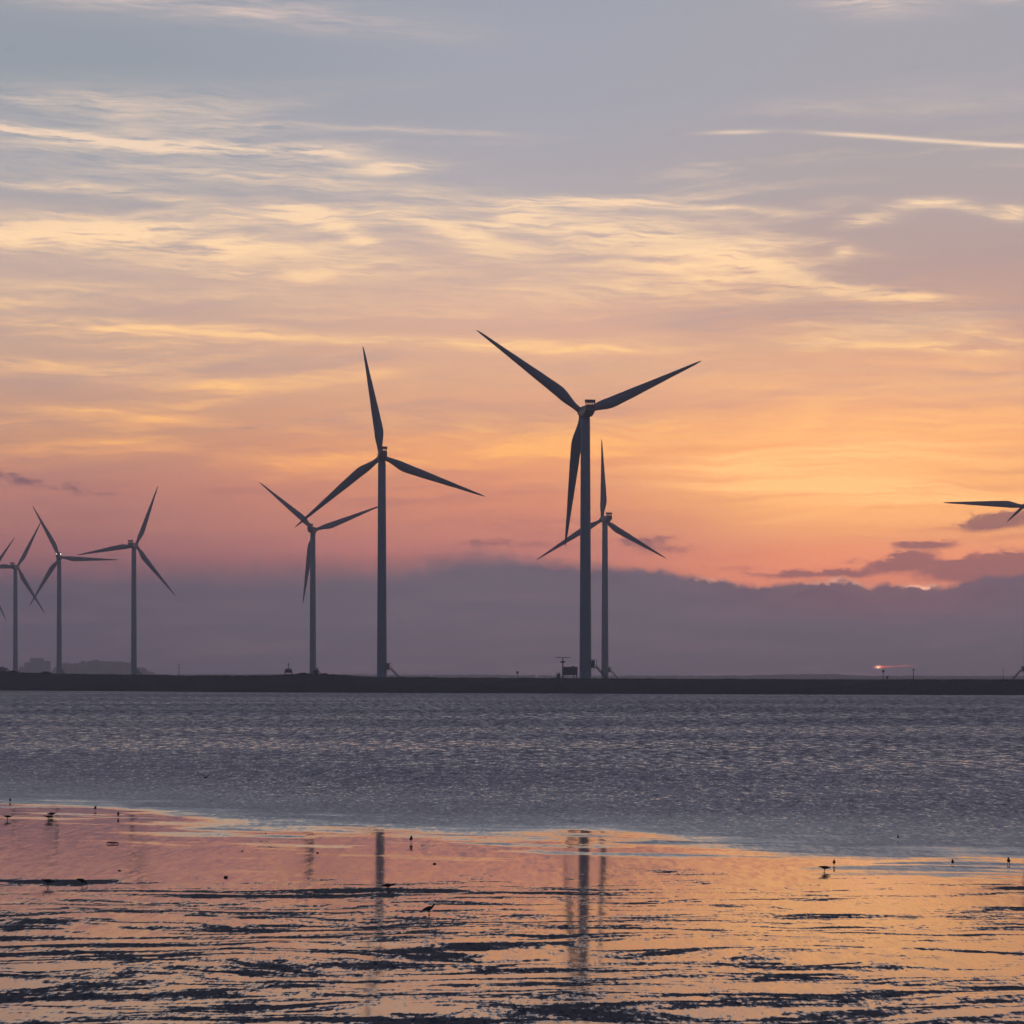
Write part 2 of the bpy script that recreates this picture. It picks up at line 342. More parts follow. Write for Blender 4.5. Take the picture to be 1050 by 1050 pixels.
# ------------------------------------------------------------------ object helpers
def link(name, me, mat, parent=None):
    o = bpy.data.objects.new(name, me); C.objects.link(o)
    if mat and not me.materials: me.materials.append(M[mat] if isinstance(mat, str) else mat)
    if parent: o.parent = parent
    return o
def mesh(name, bm, smooth=False):
    me = bpy.data.meshes.new(name); bm.normal_update(); bm.to_mesh(me); bm.free()
    if smooth:
        me.polygons.foreach_set('use_smooth', [True] * len(me.polygons))
    return me
def tag(o, label=None, cat=None, group=None, kind=None):
    if label: o['label'] = label
    if cat: o['category'] = cat
    if group: o['group'] = group
    if kind: o['kind'] = kind
    return o
def thing(name, loc, label, cat, group=None, rz=0):
    o = bpy.data.objects.new(name, None); C.objects.link(o); o.location = loc; o.rotation_euler = (0, 0, rz)
    o.empty_display_size = .5
    return tag(o, label, cat, group)
def box(bm, c, s, rot=None, taper=1.0):
    m = Matrix.Translation(c) @ (rot.to_matrix().to_4x4() if rot else Matrix())
    vs = []
    for z in (-.5, .5):
        k = taper if z > 0 else 1
        for x, y in ((-.5, -.5), (.5, -.5), (.5, .5), (-.5, .5)):
            vs.append(bm.verts.new(m @ Vector((x * s[0] * k, y * s[1] * k, z * s[2]))))
    for f in ((3, 2, 1, 0), (4, 5, 6, 7), (0, 1, 5, 4), (1, 2, 6, 5), (2, 3, 7, 6), (3, 0, 4, 7)):
        bm.faces.new([vs[i] for i in f])
def bar(bm, a, b_, r, n=8, r2=None):
    tube(bm, [a, b_], [r, r if r2 is None else r2], n)
def tube(bm, pts, rad, n=10, cap=True, squash=1.0):
    pts = [Vector(p) for p in pts]; rings = []
    for i, p in enumerate(pts):
        dr = (pts[min(i + 1, len(pts) - 1)] - pts[max(i - 1, 0)]).normalized()
        up = Vector((0, 0, 1)) if abs(dr.z) < .95 else Vector((0, 1, 0))
        s = dr.cross(up).normalized(); u = s.cross(dr).normalized()
        r = rad[i] if not isinstance(rad, (int, float)) else rad
        rings.append([bm.verts.new(p + (s * math.cos(2 * math.pi * k / n) * squash + u * math.sin(2 * math.pi * k / n)) * r) for k in range(n)])
    for a, b_ in zip(rings, rings[1:]):
        for k in range(n): bm.faces.new((a[k], a[(k + 1) % n], b_[(k + 1) % n], b_[k]))
    if cap:
        bm.faces.new(rings[0][::-1]); bm.faces.new(rings[-1])
def lathe(bm, prof, n=40, axis='z'):
    rings = []
    for r, z in prof:
        ring = []
        for k in range(n):
            a = 2 * math.pi * k / n
            p = (r * math.cos(a), r * math.sin(a), z) if axis == 'z' else (r * math.cos(a), z, r * math.sin(a))
            ring.append(bm.verts.new(p))
        rings.append(ring)
    for a, b_ in zip(rings, rings[1:]):
        for k in range(n): bm.faces.new((a[k], a[(k + 1) % n], b_[(k + 1) % n], b_[k]))
    bm.faces.new(rings[0][::-1]); bm.faces.new(rings[-1])
    bmesh.ops.recalc_face_normals(bm, faces=bm.faces)

# ------------------------------------------------------------------ the setting
WX = [-300, -60, -20.5, -15.4, -11.2, -5.9, 0, 5.2, 9.7, 13.8, 40, 300]; WY = [330, 152, 123, 119.5, 109, 100.5, 97.2, 93.8, 87.8, 83, 60, -60]
def rippleline(x): return sum(np.interp(x + o, WX, WY) for o in (-1.5, -.5, .5, 1.5)) / 4
def ywl(x): return sum(rippleline(x + o) + 3.0 for o in range(-10, 11, 2)) / 11      # the water's edge crosses the view at an angle
SLOPE = .0048
def mudz(x, y): 
    s = ywl(x) - y
    return np.where(s < 0, s * SLOPE, s * SLOPE)

def grid_sheet(name, xs, ys, zf, mat):
    X0, Y0 = np.meshgrid(xs, ys); Z0 = zf(X0, Y0)
    nx, ny = len(xs), len(ys)
    v = np.stack([X0.ravel(), Y0.ravel(), Z0.ravel()], 1)
    i = np.arange((ny - 1) * (nx - 1)); r, c = i // (nx - 1), i % (nx - 1)
    a = r * nx + c
    f = np.stack([a, a + 1, a + nx + 1, a + nx], 1)
    me = bpy.data.meshes.new(name); me.from_pydata(v.tolist(), [], f.tolist())
    at_ = me.attributes.new('shore', 'FLOAT', 'POINT')
    at_.data.foreach_set('value', (Y0 - rippleline(X0)).ravel().astype(np.float32))
    me.polygons.foreach_set('use_smooth', [True] * len(me.polygons))
    me.update()
    o = link(name, me, mat); o['kind'] = 'structure'
    return o
xs = np.concatenate([[-9000, -3000, -900, -300], np.arange(-80, 80.1, 1.0), [300, 900, 3000, 9000]])
ys = np.concatenate([[-3000, -300], np.arange(0, 180.1, 1.0), np.arange(200, 1500, 50), [2000, 4000, 12000]])
grid_sheet('sea', xs, ys, lambda x, y: np.where(y < ywl(x) - 14, -.4, 0.0) , 'sea')
xs = np.concatenate([[-700, -200], np.arange(-80, 80.1, 1.0), [200, 700]])
ys = np.concatenate([[-250, -60], np.arange(0, 170.1, 1.0)])
grid_sheet('mud_flat', xs, ys, lambda x, y: np.clip(mudz(np.clip(x, -80, 80), y), -.6, 1.6), 'mud')

# far bank: an embankment that carries the turbines
TOE = [(-6000, 1400), (-600, 1400), (-200, 1300), (0, 1211), (250, 1060), (525, 985), (800, 925), (1050, 880), (1500, 800), (6000, 700)]
CREST = [(-6000, 688), (-200, 688), (0, 688), (20, 690), (60, 691), (100, 691.6), (200, 693), (275, 693), (300, 691.6), (318, 691), (340, 692), (380, 694), (480, 695), (600, 695.5), (720, 696.4), (870, 697), (1050, 697), (6000, 697)]
tx, ty = zip(*TOE); cx, cy = zip(*CREST)
bm = bmesh.new(); cols = []
pxs = list(np.concatenate([[-6000, -3000, -1200], np.arange(-500, 1600, 3.0), [2500, 6000]]))
prof = [(-6, -.6, 0), (0, .05, 0), (5, .28, .06), (11, .55, .10), (16, .74, .12), (21, .93, .10), (26, 1.0, .07), (40, .99, .08), (75, .90, .1), (160, .80, .1)]
for px in pxs:
    d0 = float(np.interp(px, tx, ty)); cr = float(np.interp(px, cx, cy)); u = (px - 525) / F
    zc = CAMZ + (HOR - cr) * (d0 + 26) / F
    col = []
    for dd, fz, nz in prof:
        D = d0 + dd
        w = mnoise.fractal(Vector((u * D / 9, D / 6, 1.0)), .8, 2.0, 5)
        z = fz * zc + w * nz * 4 + (0 if dd < 20 else 0)
        col.append(bm.verts.new((u * D, D, z if dd >= 0 else -.6)))
    for D, z in ((1700, 3.6), (3500, 3.6), (9500, 3.6)): col.append(bm.verts.new((u * D, max(D, d0 + 300), z)))
    cols.append(col)
for a, b_ in zip(cols, cols[1:]):
    for k in range(len(a) - 1): bm.faces.new((a[k], b_[k], b_[k + 1], a[k + 1]))
o = link('embankment', mesh('embankment', bm), 'soil'); o['kind'] = 'structure'

def bank_point(px, back=26.0):
    d0 = float(np.interp(px, tx, ty)); cr = float(np.interp(px, cx, cy)); D = d0 + back
    return Vector(((px - 525) / F * D, D, CAMZ + (HOR - cr) * (d0 + 26) / F))

# ------------------------------------------------------------------ wind turbines
HUB, BL = 100.0, 48.4
GZ = 3.8                      # level of the polder behind the bank
def tower_mesh():
    bm = bmesh.new(); prof = []
    H = HUB - 2.2
    z0 = GZ - CAMZ - .3
    prof.append((2.62, z0))
    for k in range(25):
        f = k / 24; z = z0 + .3 + f * (H - z0 - .3); r = 2.28 - .54 * f
        prof.append((r, z))
    lathe(bm, prof, 40); return mesh('tower', bm, True)
def nacelle_mesh():
    # long rounded housing, rotor end at +Y, rear end (towards -Y) cut up underneath
    bm = bmesh.new(); rings = []
    st = [(3.3, 1.5, 1.5, -1.5), (2.9, 1.85, 1.85, -1.9), (0, 1.95, 2.05, -2.15), (-4.5, 1.95, 2.1, -2.1), (-6.8, 1.92, 2.1, -1.2), (-8.3, 1.85, 2.05, -.5), (-8.6, 1.6, 1.85, -.2)]
    for y, hw, zt, zb in st:
        ring = []; cz, hh, e = (zt + zb) / 2, (zt - zb) / 2, 5.0
        for k in range(28):
            a = 2 * math.pi * k / 28; ca, sa = math.cos(a), math.sin(a)
            rr = (abs(ca) ** e + abs(sa) ** e) ** (-1 / e)
            ring.append(bm.verts.new((ca * rr * hw, y, cz + sa * rr * hh)))
        rings.append(ring)
    for a, b_ in zip(rings, rings[1:]):
        for k in range(28): bm.faces.new((a[k], a[(k + 1) % 28], b_[(k + 1) % 28], b_[k]))
    bm.faces.new(rings[0]); bm.faces.new(rings[-1][::-1]); bmesh.ops.recalc_face_normals(bm, faces=bm.faces)
    return mesh('nacelle', bm)
def cooler_mesh():
    bm = bmesh.new()
    box(bm, (0, -7.6, 3.35), (3.9, .7, 1.15))
    for x in (-1.6, -.8, 0, .8, 1.6): box(bm, (x, -7.6, 2.4), (.3, .5, .8))
    for x in np.linspace(-1.7, 1.7, 9): box(bm, (x, -7.98, 3.35), (.06, .05, 1.0))
    return mesh('cooler', bm)
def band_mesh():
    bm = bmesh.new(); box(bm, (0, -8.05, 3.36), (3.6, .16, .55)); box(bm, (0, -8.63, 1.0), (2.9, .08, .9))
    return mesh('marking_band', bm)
def vane_mesh():
    bm = bmesh.new(); bar(bm, (1.2, -6.2, 2.0), (1.2, -6.2, 3.3), .05); bar(bm, (.8, -6.2, 3.2), (1.6, -6.2, 3.2), .04); box(bm, (.8, -6.2, 3.35), (.1, .3, .25))
    return mesh('wind_vane', bm)
def hub_mesh():
    bm = bmesh.new()
    lathe(bm, [(1.35, -1.5), (1.62, -1.3), (1.75, -.3), (1.72, .5), (1.5, 1.3), (1.05, 1.95), (.5, 2.3), (.1, 2.38)], 32, 'y')
    for k in range(3):
        a = 2 * math.pi * k / 3
        bar(bm, (0, 0, 0), (math.sin(a) * 1.95, 0, math.cos(a) * 1.95), 1.12, 20)
    return mesh('hub', bm, True)
def blade_mesh():
    bm = bmesh.new(); rings = []; n = 28
    rr = [1.6, 2.6, 4, 5.5, 7.2, 9, 11, 13.5, 16.5, 20, 24, 28, 32, 36, 40, 43.5, 46, 47.6, BL]
    ch = [2.1, 2.1, 2.25, 2.7, 3.3, 3.85, 4.0, 3.9, 3.6, 3.35, 2.9, 2.5, 2.12, 1.66, 1.32, 1.0, .72, .42, .12]
    for r, c in zip(rr, ch):
        f = min(1, max(0, (r - 3) / 8.0)); tw = R(13 * max(0, 1 - r / 30.0) ** 1.2)
        tr = 1.0 * (1 - f) + f * max(.16, .36 - .2 * (r - 11) / 30)
        ring = []
        for k in range(n):
            a = 2 * math.pi * k / n
            cxx = math.cos(a); s = math.sin(a)
            xc = .5 * cxx                       # -.5 leading, +.5 trailing
            foil = s * .5 * (1 - .55 * max(0, cxx) ** 1.5 * f)
            x = (xc + .20 * f) * c; y = foil * tr * c
            x, y = x * math.cos(tw) + y * math.sin(tw), -x * math.sin(tw) + y * math.cos(tw)
            ring.append(bm.verts.new((x, y + .00055 * r * r, r)))
        rings.append(ring)
    for a, b_ in zip(rings, rings[1:]):
        for k in range(n): bm.faces.new((a[k], a[(k + 1) % n], b_[(k + 1) % n], b_[k]))
    bm.faces.new(rings[0][::-1]); bm.faces.new(rings[-1]); bmesh.ops.recalc_face_normals(bm, faces=bm.faces)
    return mesh('blade', bm, True)
SB = GZ - CAMZ
def door_mesh():
    bm = bmesh.new(); box(bm, (2.27, 0, 5.0 + SB + 1.15), (.12, .95, 2.2)); return mesh('door', bm)
def landing_mesh():
    bm = bmesh.new(); z = 5.0 + SB
    box(bm, (3.15, 0, z), (1.9, 2.2, .35)); box(bm, (2.9, 0, z + 1.5), (1.2, 1.5, 2.6))
    for y in (-.95, .95): box(bm, (3.0, y, z - .7), (.12, .12, 1.3), Euler((0, R(45), 0)))
    box(bm, (3.3, 0, z + 3.0), (1.9, 1.7, .12)); bar(bm, (4.1, -.8, z), (4.1, -.8, z + 3), .05); bar(bm, (4.1, .8, z), (4.1, .8, z + 3), .05)
    return mesh('landing', bm)
def stair_mesh():
    bm = bmesh.new(); z1 = 5.0 + SB; z0 = SB; L = 4.6
    for y in (-.55, .55): bar(bm, (4.1, y, z1), (4.1 + L, y, z0), .2)
    for k in range(16):
        f = (k + .5) / 16; box(bm, (4.1 + L * f, 0, z1 + (z0 - z1) * f), (.3, 1.1, .05))
    return mesh('stair', bm)
def rail_mesh():
    bm = bmesh.new(); z1 = 5.0 + SB; z0 = SB; L = 4.6
    for y in (-.6, .6):
        for h in (.55, 1.05): bar(bm, (4.1, y, z1 + h), (4.1 + L, y, z0 + h), .075, 6)
        for k in range(6):
            f = k / 5; bar(bm, (4.1 + L * f, y, z1 + (z0 - z1) * f), (4.1 + L * f, y, z1 + (z0 - z1) * f + 1.05), .075, 6)
    for y in (-1.05, 1.05):
        for h in (.55, 1.05): bar(bm, (2.3, y, z1 + h), (4.1, y, z1 + h), .075, 6)
        bar(bm, (4.1, y, z1), (4.1, y, z1 + 1.05), .075, 6)
    return mesh('railing', bm)
def alight_mesh():
    bm = bmesh.new(); lathe(bm, [(.3, 0), (.34, .1), (.34, .5), (.2, .62)], 16); return mesh('warning_light', bm)

TM = dict(tower=tower_mesh(), nacelle=nacelle_mesh(), cooler=cooler_mesh(), band=band_mesh(), vane=vane_mesh(), hub=hub_mesh(),
          blade=blade_mesh(), door=door_mesh(), landing=landing_mesh(), stair=stair_mesh(), rail=rail_mesh(), light=alight_mesh())
GRP = 'wind turbines in a row behind the embankment'
def turbine(px, hy, ang, yaw, label, lights=False, rs=1.0):
    s = HOR - hy; D = F * HUB / s
    t_ = thing('wind_turbine', ((px - 525) / F * D, D, CAMZ), label, 'wind turbine', GRP)
    link('tower', TM['tower'], 'tower', t_)
    yz = R(yaw)
    na = link('nacelle', TM['nacelle'], 'nacelle', t_); na.location = (0, 0, HUB); na.rotation_euler = (0, 0, yz)
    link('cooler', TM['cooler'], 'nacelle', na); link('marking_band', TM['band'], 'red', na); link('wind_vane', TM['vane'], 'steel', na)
    hb = link('hub', TM['hub'], 'nacelle', t_)
    hp = Matrix.Rotation(yz, 4, 'Z') @ Vector((0, 4.9, .2))
    hb.location = Vector((0, 0, HUB)) + hp
    # clock angle measured clockwise as seen from the camera, small upward tilt of the shaft
    hb.rotation_mode = 'QUATERNION'
    hb.rotation_quaternion = (Matrix.Rotation(yz, 4, 'Z') @ Matrix.Rotation(R(4), 4, 'X') @ Matrix.Rotation(R(ang), 4, 'Y')).to_quaternion()
    hb.scale = (rs,) * 3
    for k in range(3):
        bl = link('blade', TM['blade'], 'blade', hb); bl.rotation_euler = (0, R(120 * k), 0)
    link('landing', TM['landing'], 'steel', t_)
    st = link('stair', TM['stair'], 'steel', t_); link('railing', TM['rail'], 'steel', st)
    link('door', TM['door'], 'door', t_)
    if lights:
        for x in (-1.7, 1.7):
            l = link('warning_light', TM['light'], 'lamp', na); l.location = (x, -5.5 if x < 0 else -5.5, 2.2)
    return t_
turbine(600.3, 422.3, 66.2, 12, 'tallest turbine on the nearest tower, one blade hanging down just left of its tower', rs=1.05)
turbine(391.6, 468, 350.3, 6, 'tall turbine left of the tallest one, one blade pointing almost straight up', rs=1.045)
turbine(320.8, 543.5, 70.5, -10, 'turbine whose left blade tip crosses the tall turbine left of the centre', rs=1.045)
turbine(620.3, 532.5, 358.5, 18, 'slim turbine standing just right of and behind the tallest tower', rs=1.04)
turbine(137.3, 559.5, 21.8, -12, 'turbine with an open gap on both sides, blade lying level to the left')
turbine(60.7, 571.5, 332.3, 2, 'distant turbine with two white lights burning on its nacelle', True)
turbine(15.8, 581.5, 29.5, -12, 'faint distant turbine at the left edge, its lower blade crossing the lit turbine blade')
turbine(-15, 591, 37, -8, 'farthest turbine, only blade tips showing past the left edge')
t9 = turbine(1053.8, 519, 272.4, 0, 'turbine cut by the right edge, one blade reaching level into the orange glow')
for c_ in t9.children:
    if c_.name.split('.')[0] in ('landing', 'stair', 'door'): c_.rotation_euler = (0, 0, math.pi)
turbine(1121, 457, 227.5, 0, 'turbine out past the right edge, only one dark blade tip showing')

# ------------------------------------------------------------------ small things along the bank
def at_px(px, py, D): return Vector(((px - 525) / F * D, D, CAMZ + (HOR - py) * D / F))
# cabin on legs beside the tallest tower
D = 1148.0; p = at_px(584.3, 695.3, D); k = D / F
t_ = thing('equipment_cabin', (p.x, p.y, p.z - .6), 'dark box cabin on short legs left of the tallest turbine tower', 'cabin')
bm = bmesh.new(); box(bm, (0, 0, 3.15), (5.7, 3.0, 2.9))
for x in np.linspace(-2.7, 2.7, 14): box(bm, (x, -1.52, 3.15), (.09, .05, 2.7))
link('wall', mesh('wall', bm), 'cabin', t_)
bm = bmesh.new(); box(bm, (0, 0, 4.72), (6.1, 3.4, .2)); box(bm, (1.2, 0, 4.95), (.9, .8, .3)); link('roof', mesh('roof', bm), 'cabin', t_)
bm = bmesh.new(); box(bm, (1.4, -1.56, 3.0), (.95, .08, 2.1)); link('door', mesh('door_c', bm), 'door', t_)
for x in (-2.5, 1.4, 2.5):
    for y in (-1.3, 1.3):
        bm = bmesh.new(); box(bm, (x, y, .85), (.26, .26, 1.75)); link('leg', mesh('leg', bm), 'steel', t_)
p = at_px(577.0, 695.3, D)
t_ = thing('antenna_mast', (p.x, p.y - 1.9, p.z - .6), 'thin mast with a wide crossbar at the left end of the dark box cabin', 'mast')
bm = bmesh.new(); bar(bm, (0, 0, 0), (0, 0, 8.4), .30, 10, .2); link('pole', mesh('pole', bm), 'steel', t_)
bm = bmesh.new(); bar(bm, (-2.6, 0, 8.25), (2.9, 0, 8.25), .11)
for x in (-2.5, -1.2, 1.2, 2.8): bar(bm, (x, 0, 8.0), (x, 0, 8.7), .07)
link('crossbar', mesh('crossbar', bm), 'steel', t_)
bm = bmesh.new(); lathe(bm, [(.5, 6.3), (1.05, 6.5), (1.05, 6.75), (.3, 7.0)], 16); link('platform', mesh('platform', bm), 'steel', t_)
p = at_px(572.6, 695.3, D)
t_ = thing('switch_cabinet', (p.x, p.y, p.z - .6), 'small dark cabinet with pipes left of the mast by the cabin', 'cabinet')
bm = bmesh.new(); box(bm, (0, 0, 1.1), (1.3, .9, 2.1)); box(bm, (0, 0, 2.2), (1.5, 1.1, .12)); link('housing', mesh('housing', bm), 'cabin', t_)
for x in (-.5, .1, .5):
    bm = bmesh.new(); bar(bm, (x, -.3, 2.2), (x, -.3, 2.9), .07); link('pipe', mesh('pipe', bm), 'steel', t_)

# lookout cabin with a mast on the left part of the bank
D = 1100.0; p = at_px(295.8, 692.6, D)
t_ = thing('lookout_cabin', p + Vector((0, 0, -.3)), 'small tapering cabin on legs with a short mast, left of the turbine mound', 'cabin')
bm = bmesh.new(); box(bm, (0, 0, 1.75), (2.75, 2.2, 1.0), None, .9); box(bm, (0, 0, 2.38), (2.9, 2.4, .12)); link('wall', mesh('wl', bm), 'cabin', t_)
for x in (-1.05, -.35, .35, 1.05):
    bm = bmesh.new(); box(bm, (x, 0, 1.9), (.5, 2.3, .42)); link('window', mesh('wn', bm), 'glass', t_)
bm = bmesh.new(); box(bm, (0, 0, 2.6), (1.9, 1.6, .35)); link('roof', mesh('rf', bm), 'cabin', t_)
for x in (-1.2, 1.2):
    for y in (-.9, .9):
        bm = bmesh.new(); bar(bm, (x * 1.1, y, -.4), (x, y, 1.3), .12); link('leg', mesh('lg', bm), 'steel', t_)
bm = bmesh.new(); bar(bm, (0, 0, 2.7), (0, 0, 5.0), .13, 8, .07); box(bm, (0, 0, 4.0), (1.0, .1, .12)); box(bm, (.05, 0, 4.3), (.5, .3, .3)); link('mast', mesh('ms', bm), 'steel', t_)
# kiosk on the mound
p = at_px(323.8, 692.4, 1085.0)
t_ = thing('transformer_kiosk', p + Vector((0, 0, -.3)), 'small dark square kiosk on the mound at the foot of a turbine', 'kiosk')
bm = bmesh.new(); box(bm, (0, 0, .95), (1.75, 1.6, 1.9)); link('housing', mesh('kh', bm), 'cabin', t_)
bm = bmesh.new(); box(bm, (0, 0, 1.95), (1.95, 1.8, .12)); link('roof', mesh('kr', bm), 'cabin', t_)
bm = bmesh.new(); box(bm, (0, -.82, .85), (1.2, .06, 1.5)); link('door', mesh('kd', bm), 'door', t_)

def post(name, px, py0, py1, D, label, cat, head, group=None, r=.12):
    a = at_px(px, py1, D); h = (py1 - py0) * D / F
    t_ = thing(name, a + Vector((0, 0, -.8)), label, cat, group)
    bm = bmesh.new(); bar(bm, (0, 0, 0), (0, 0, h + .8), r, 8, r * .7); link('pole', mesh('pole', bm), 'steel', t_)
    bm = bmesh.new(); z = h + .8
    if head == 'lamp': bar(bm, (-.1, 0, z), (.35, 0, z + .05), .06); box(bm, (.1, 0, z + .05), (.85, .4, .28))
    elif head == 'cross':
        bar(bm, (-.4, 0, z * .9), (.4, 0, z * .9), .05); link('crossarm', mesh('ca', bm), 'steel', t_)
        bm = bmesh.new(); bar(bm, (-.7, 0, z * .72), (.7, 0, z * .72), .06)
    elif head == 'sign': box(bm, (0, -.15, z - .35), (.75, .06, .7))
    link({'lamp': 'lamp_head', 'cross': 'crossarm', 'sign': 'sign_panel'}[head], mesh('hd', bm), 'steel', t_)
post('utility_pole', 183.5, 680, 692.6, 1150, 'thin pole with short crossarms on the bank left of the lookout cabin', 'pole', 'cross')
post('sign_post', 530.5, 688.5, 694.8, 1015, 'lone short post on the flat bank between the two tall turbines', 'post', 'sign', r=.09)
post('sign_post', 905.6, 687.0, 696.5, 935, 'slim post directly under the red gleam low in the sky', 'post', 'sign', r=.12)
post('sign_post', 909.6, 693.3, 696.5, 930, 'knee high stub post between the gleam post and the lamp post', 'post', 'sign', r=.12)
post('lamp_post', 936.6, 686.6, 696.6, 930, 'taller post with a small lamp head, right of the red gleam', 'lamp post', 'lamp', r=.15)
post('utility_pole', 1029, 684, 696.6, 1500, 'faint thin pole between the lamp post and the right edge', 'pole', 'cross', r=.10)

# shrubs on the bank: branching stems and many small leaves
def shrub(px, py_top, wpx, label, D=None, seed=0):
    rnd = random.Random(seed)
    a = bank_point(px, 24.0); D = a.y
    base_row = HOR - (a.z - CAMZ) * F / D
    h = max(1.0, (base_row - py_top) * D / F + .5); w = wpx * D / F / 2
    t_ = thing('shrub', a + Vector((0, 0, -.4)), label, 'shrub', 'shrubs on the left end of the bank')
    bm = bmesh.new(); tips = []
    for k in range(9):
        q0 = Vector((rnd.uniform(-.5, .5) * w, rnd.uniform(-.3, .3), 0)); q1 = q0 + Vector((rnd.uniform(-.5, .5) * w, rnd.uniform(-.6, .6), h * rnd.uniform(.5, .85)))
        tube(bm, [q0, (q0 + q1) / 2 + Vector((rnd.uniform(-.1, .1), 0, .1)), q1], [.09, .06, .02], 6); tips += [q1, (q0 + q1) / 2]
    link('stem', mesh('stem', bm), 'bark', t_)
    bm = bmesh.new()
    for k in range(1500):
        c = rnd.choice(tips); th = rnd.uniform(0, 6.28); 
        p = Vector((rnd.gauss(0, .42) * w, rnd.gauss(0, .5), 0)); ex = max(0, 1 - (p.x / w) ** 2)
        p.z = (.15 + .85 * rnd.random() ** .7) * h * (ex ** .5) * (.85 + .25 * mnoise.noise(Vector((p.x * 1.4, seed, 0))))
        s = rnd.uniform(.06, .15); e = Euler((rnd.uniform(0, 3), rnd.uniform(0, 3), th)).to_matrix()
        vs = [bm.verts.new(p + e @ Vector(v)) for v in ((-s, 0, 0), (0, -s * .5, 0), (s, 0, 0), (0, s * .5, 0))]
        bm.faces.new(vs)
    link('foliage', mesh('foliage', bm), 'leaf', t_)
shrub(2, 683.5, 18, 'tallest dense shrub on the bank at the left edge', seed=1)
shrub(13, 687.5, 10, 'low shrub filling the dip beside the tallest edge shrub', seed=2)
shrub(47, 688.4, 15, 'rounded shrub on the bank left of the turbine with lights', seed=3)
shrub(333, 690.4, 9, 'small humped shrub right of the kiosk on the mound', seed=4)
shrub(311, 690.2, 14, 'low spreading shrub left of the turbine foot on the mound', seed=5)

# rough grass along the top of the bank
rnd = random.Random(11); V, FF = [], []
for k in range(5200):
    px = rnd.uniform(-40, 1090); bk = rnd.uniform(16, 32)
    dens_ = mnoise.noise(Vector((px / 35, 3.0, 0))) + .35 * (px < 360)
    if dens_ < rnd.uniform(-.25, .5): continue
    a = bank_point(px, bk); hh = rnd.uniform(.1, .45) * (1 + .4 * (px < 360)); a.z -= .35
    for q_ in range(3):
        x0 = a.x + rnd.uniform(-.4, .4); w_ = rnd.uniform(.03, .09); lean = rnd.uniform(-.25, .25); n0 = len(V)
        V += [(x0 - w_, a.y, a.z), (x0 + w_, a.y, a.z), (x0 + lean, a.y + rnd.uniform(-.2, .2), a.z + .2 + hh), (x0, a.y + .1, a.z)]
        FF += [(n0, n0 + 1, n0 + 2), (n0 + 1, n0 + 3, n0 + 2), (n0 + 3, n0, n0 + 2)]
me = bpy.data.meshes.new('bank_grass'); me.from_pydata(V, [], FF)
tag(link('bank_grass', me, 'leaf'), 'rough grass tufts along the top of the dark bank', 'grass', kind='stuff')

# hazy town far behind
D = 8600.0
def far_block(x0, x1, ytop): 
    a = at_px(x0, ytop, D); c = at_px(x1, ytop, D); return a.x, c.x, a.z
t_ = thing('apartment_building', (at_px(38, 0, D).x, D, 3.6), 'hazy stepped block of flats far behind the left turbines', 'building')
ox = t_.location.x
bm = bmesh.new(); box(bm, (0, 0, 0), (2.6, .12, 1.4)); FW = mesh('window', bm)
for i, (x0, x1, yt, dp) in enumerate([(20, 25.5, 684, 14), (25.5, 31, 679.5, 18), (31, 44.5, 675, 22), (44.5, 51.5, 678, 18)]):
    ax, bx, zt = far_block(x0, x1, yt); h = zt - 3.6
    bm = bmesh.new(); box(bm, ((ax + bx) / 2 - ox, 0, h / 2), (bx - ax - .02, dp, h)); wl_ = link('wall', mesh('w', bm), 'brick', t_)
    bm = bmesh.new(); box(bm, ((ax + bx) / 2 - ox, 0, h + .25), (bx - ax - .5, dp + .6, .5)); box(bm, ((ax + bx) / 2 - ox + 1, 0, h + 1.0), (2.2, 3, 1.2)); link('roof', mesh('r', bm), 'roof', t_)
    nst = int(h / 4.6); nw = max(1, int((bx - ax) / 12))
    for s_ in range(1, nst):
        for w_ in range(nw):
            w0 = link('window', FW, 'glass', t_); w0.location = (ax - ox + (w_ + .5) * (bx - ax) / nw, -dp / 2 - .04, s_ * 4.6 + 2.6)
def mass(name, pts, D, depth, n, seed, size):
    """a far belt of trees or dunes: overlapping ragged crowns"""
    rnd = random.Random(seed); xs_, ys_ = zip(*pts); V, FF = [], []
    for k in range(n):
        px = rnd.uniform(xs_[0], xs_[-1]); top = float(np.interp(px, xs_, ys_)); DD = D + rnd.uniform(0, depth)
        h = (HOR - top) * DD / F + CAMZ - 3.6
        r = rnd.uniform(.5, 1.0) * size; p = np.array(((px - 525) / F * DD, DD, 3.6 + h - r * .8 + rnd.uniform(-.34, .0) * h + 1.6 * math.sin(px * .9) * (h > 14)))
        v = ICV * r * (1 + np.random.uniform(-.22, .22, (len(ICV), 1)))
        lo = v[:, 2] < 0
        v = v + p; v[lo, 2] = np.maximum(3.0, p[2] + (v[lo, 2] - p[2]) * (1 + (p[2] - 3) / r))
        FF += (ICF + len(V) * len(ICV)).tolist(); V.append(v)
    me = bpy.data.meshes.new(name); me.from_pydata(np.concatenate(V).tolist(), [], FF)
    return link(name, me, 'wood')
bm = bmesh.new(); bmesh.ops.create_icosphere(bm, subdivisions=2, radius=1.0); bm.verts.ensure_lookup_table()
ICV = np.array([v.co[:] for v in bm.verts]); ICF = np.array([[v.index for v in f.verts] for f in bm.faces]); bm.free()
o = mass('distant_wood', [(52, 690), (58, 684), (66, 680), (80, 680), (84, 678), (92, 678.5), (97, 676), (103, 678), (125, 678.5), (135, 680), (138, 686), (146, 684), (151, 688), (158, 690.5)], 8200, 300, 900, 3, 7)
tag(o, 'hazy belt of trees far behind the turbines at left', 'trees', kind='stuff')
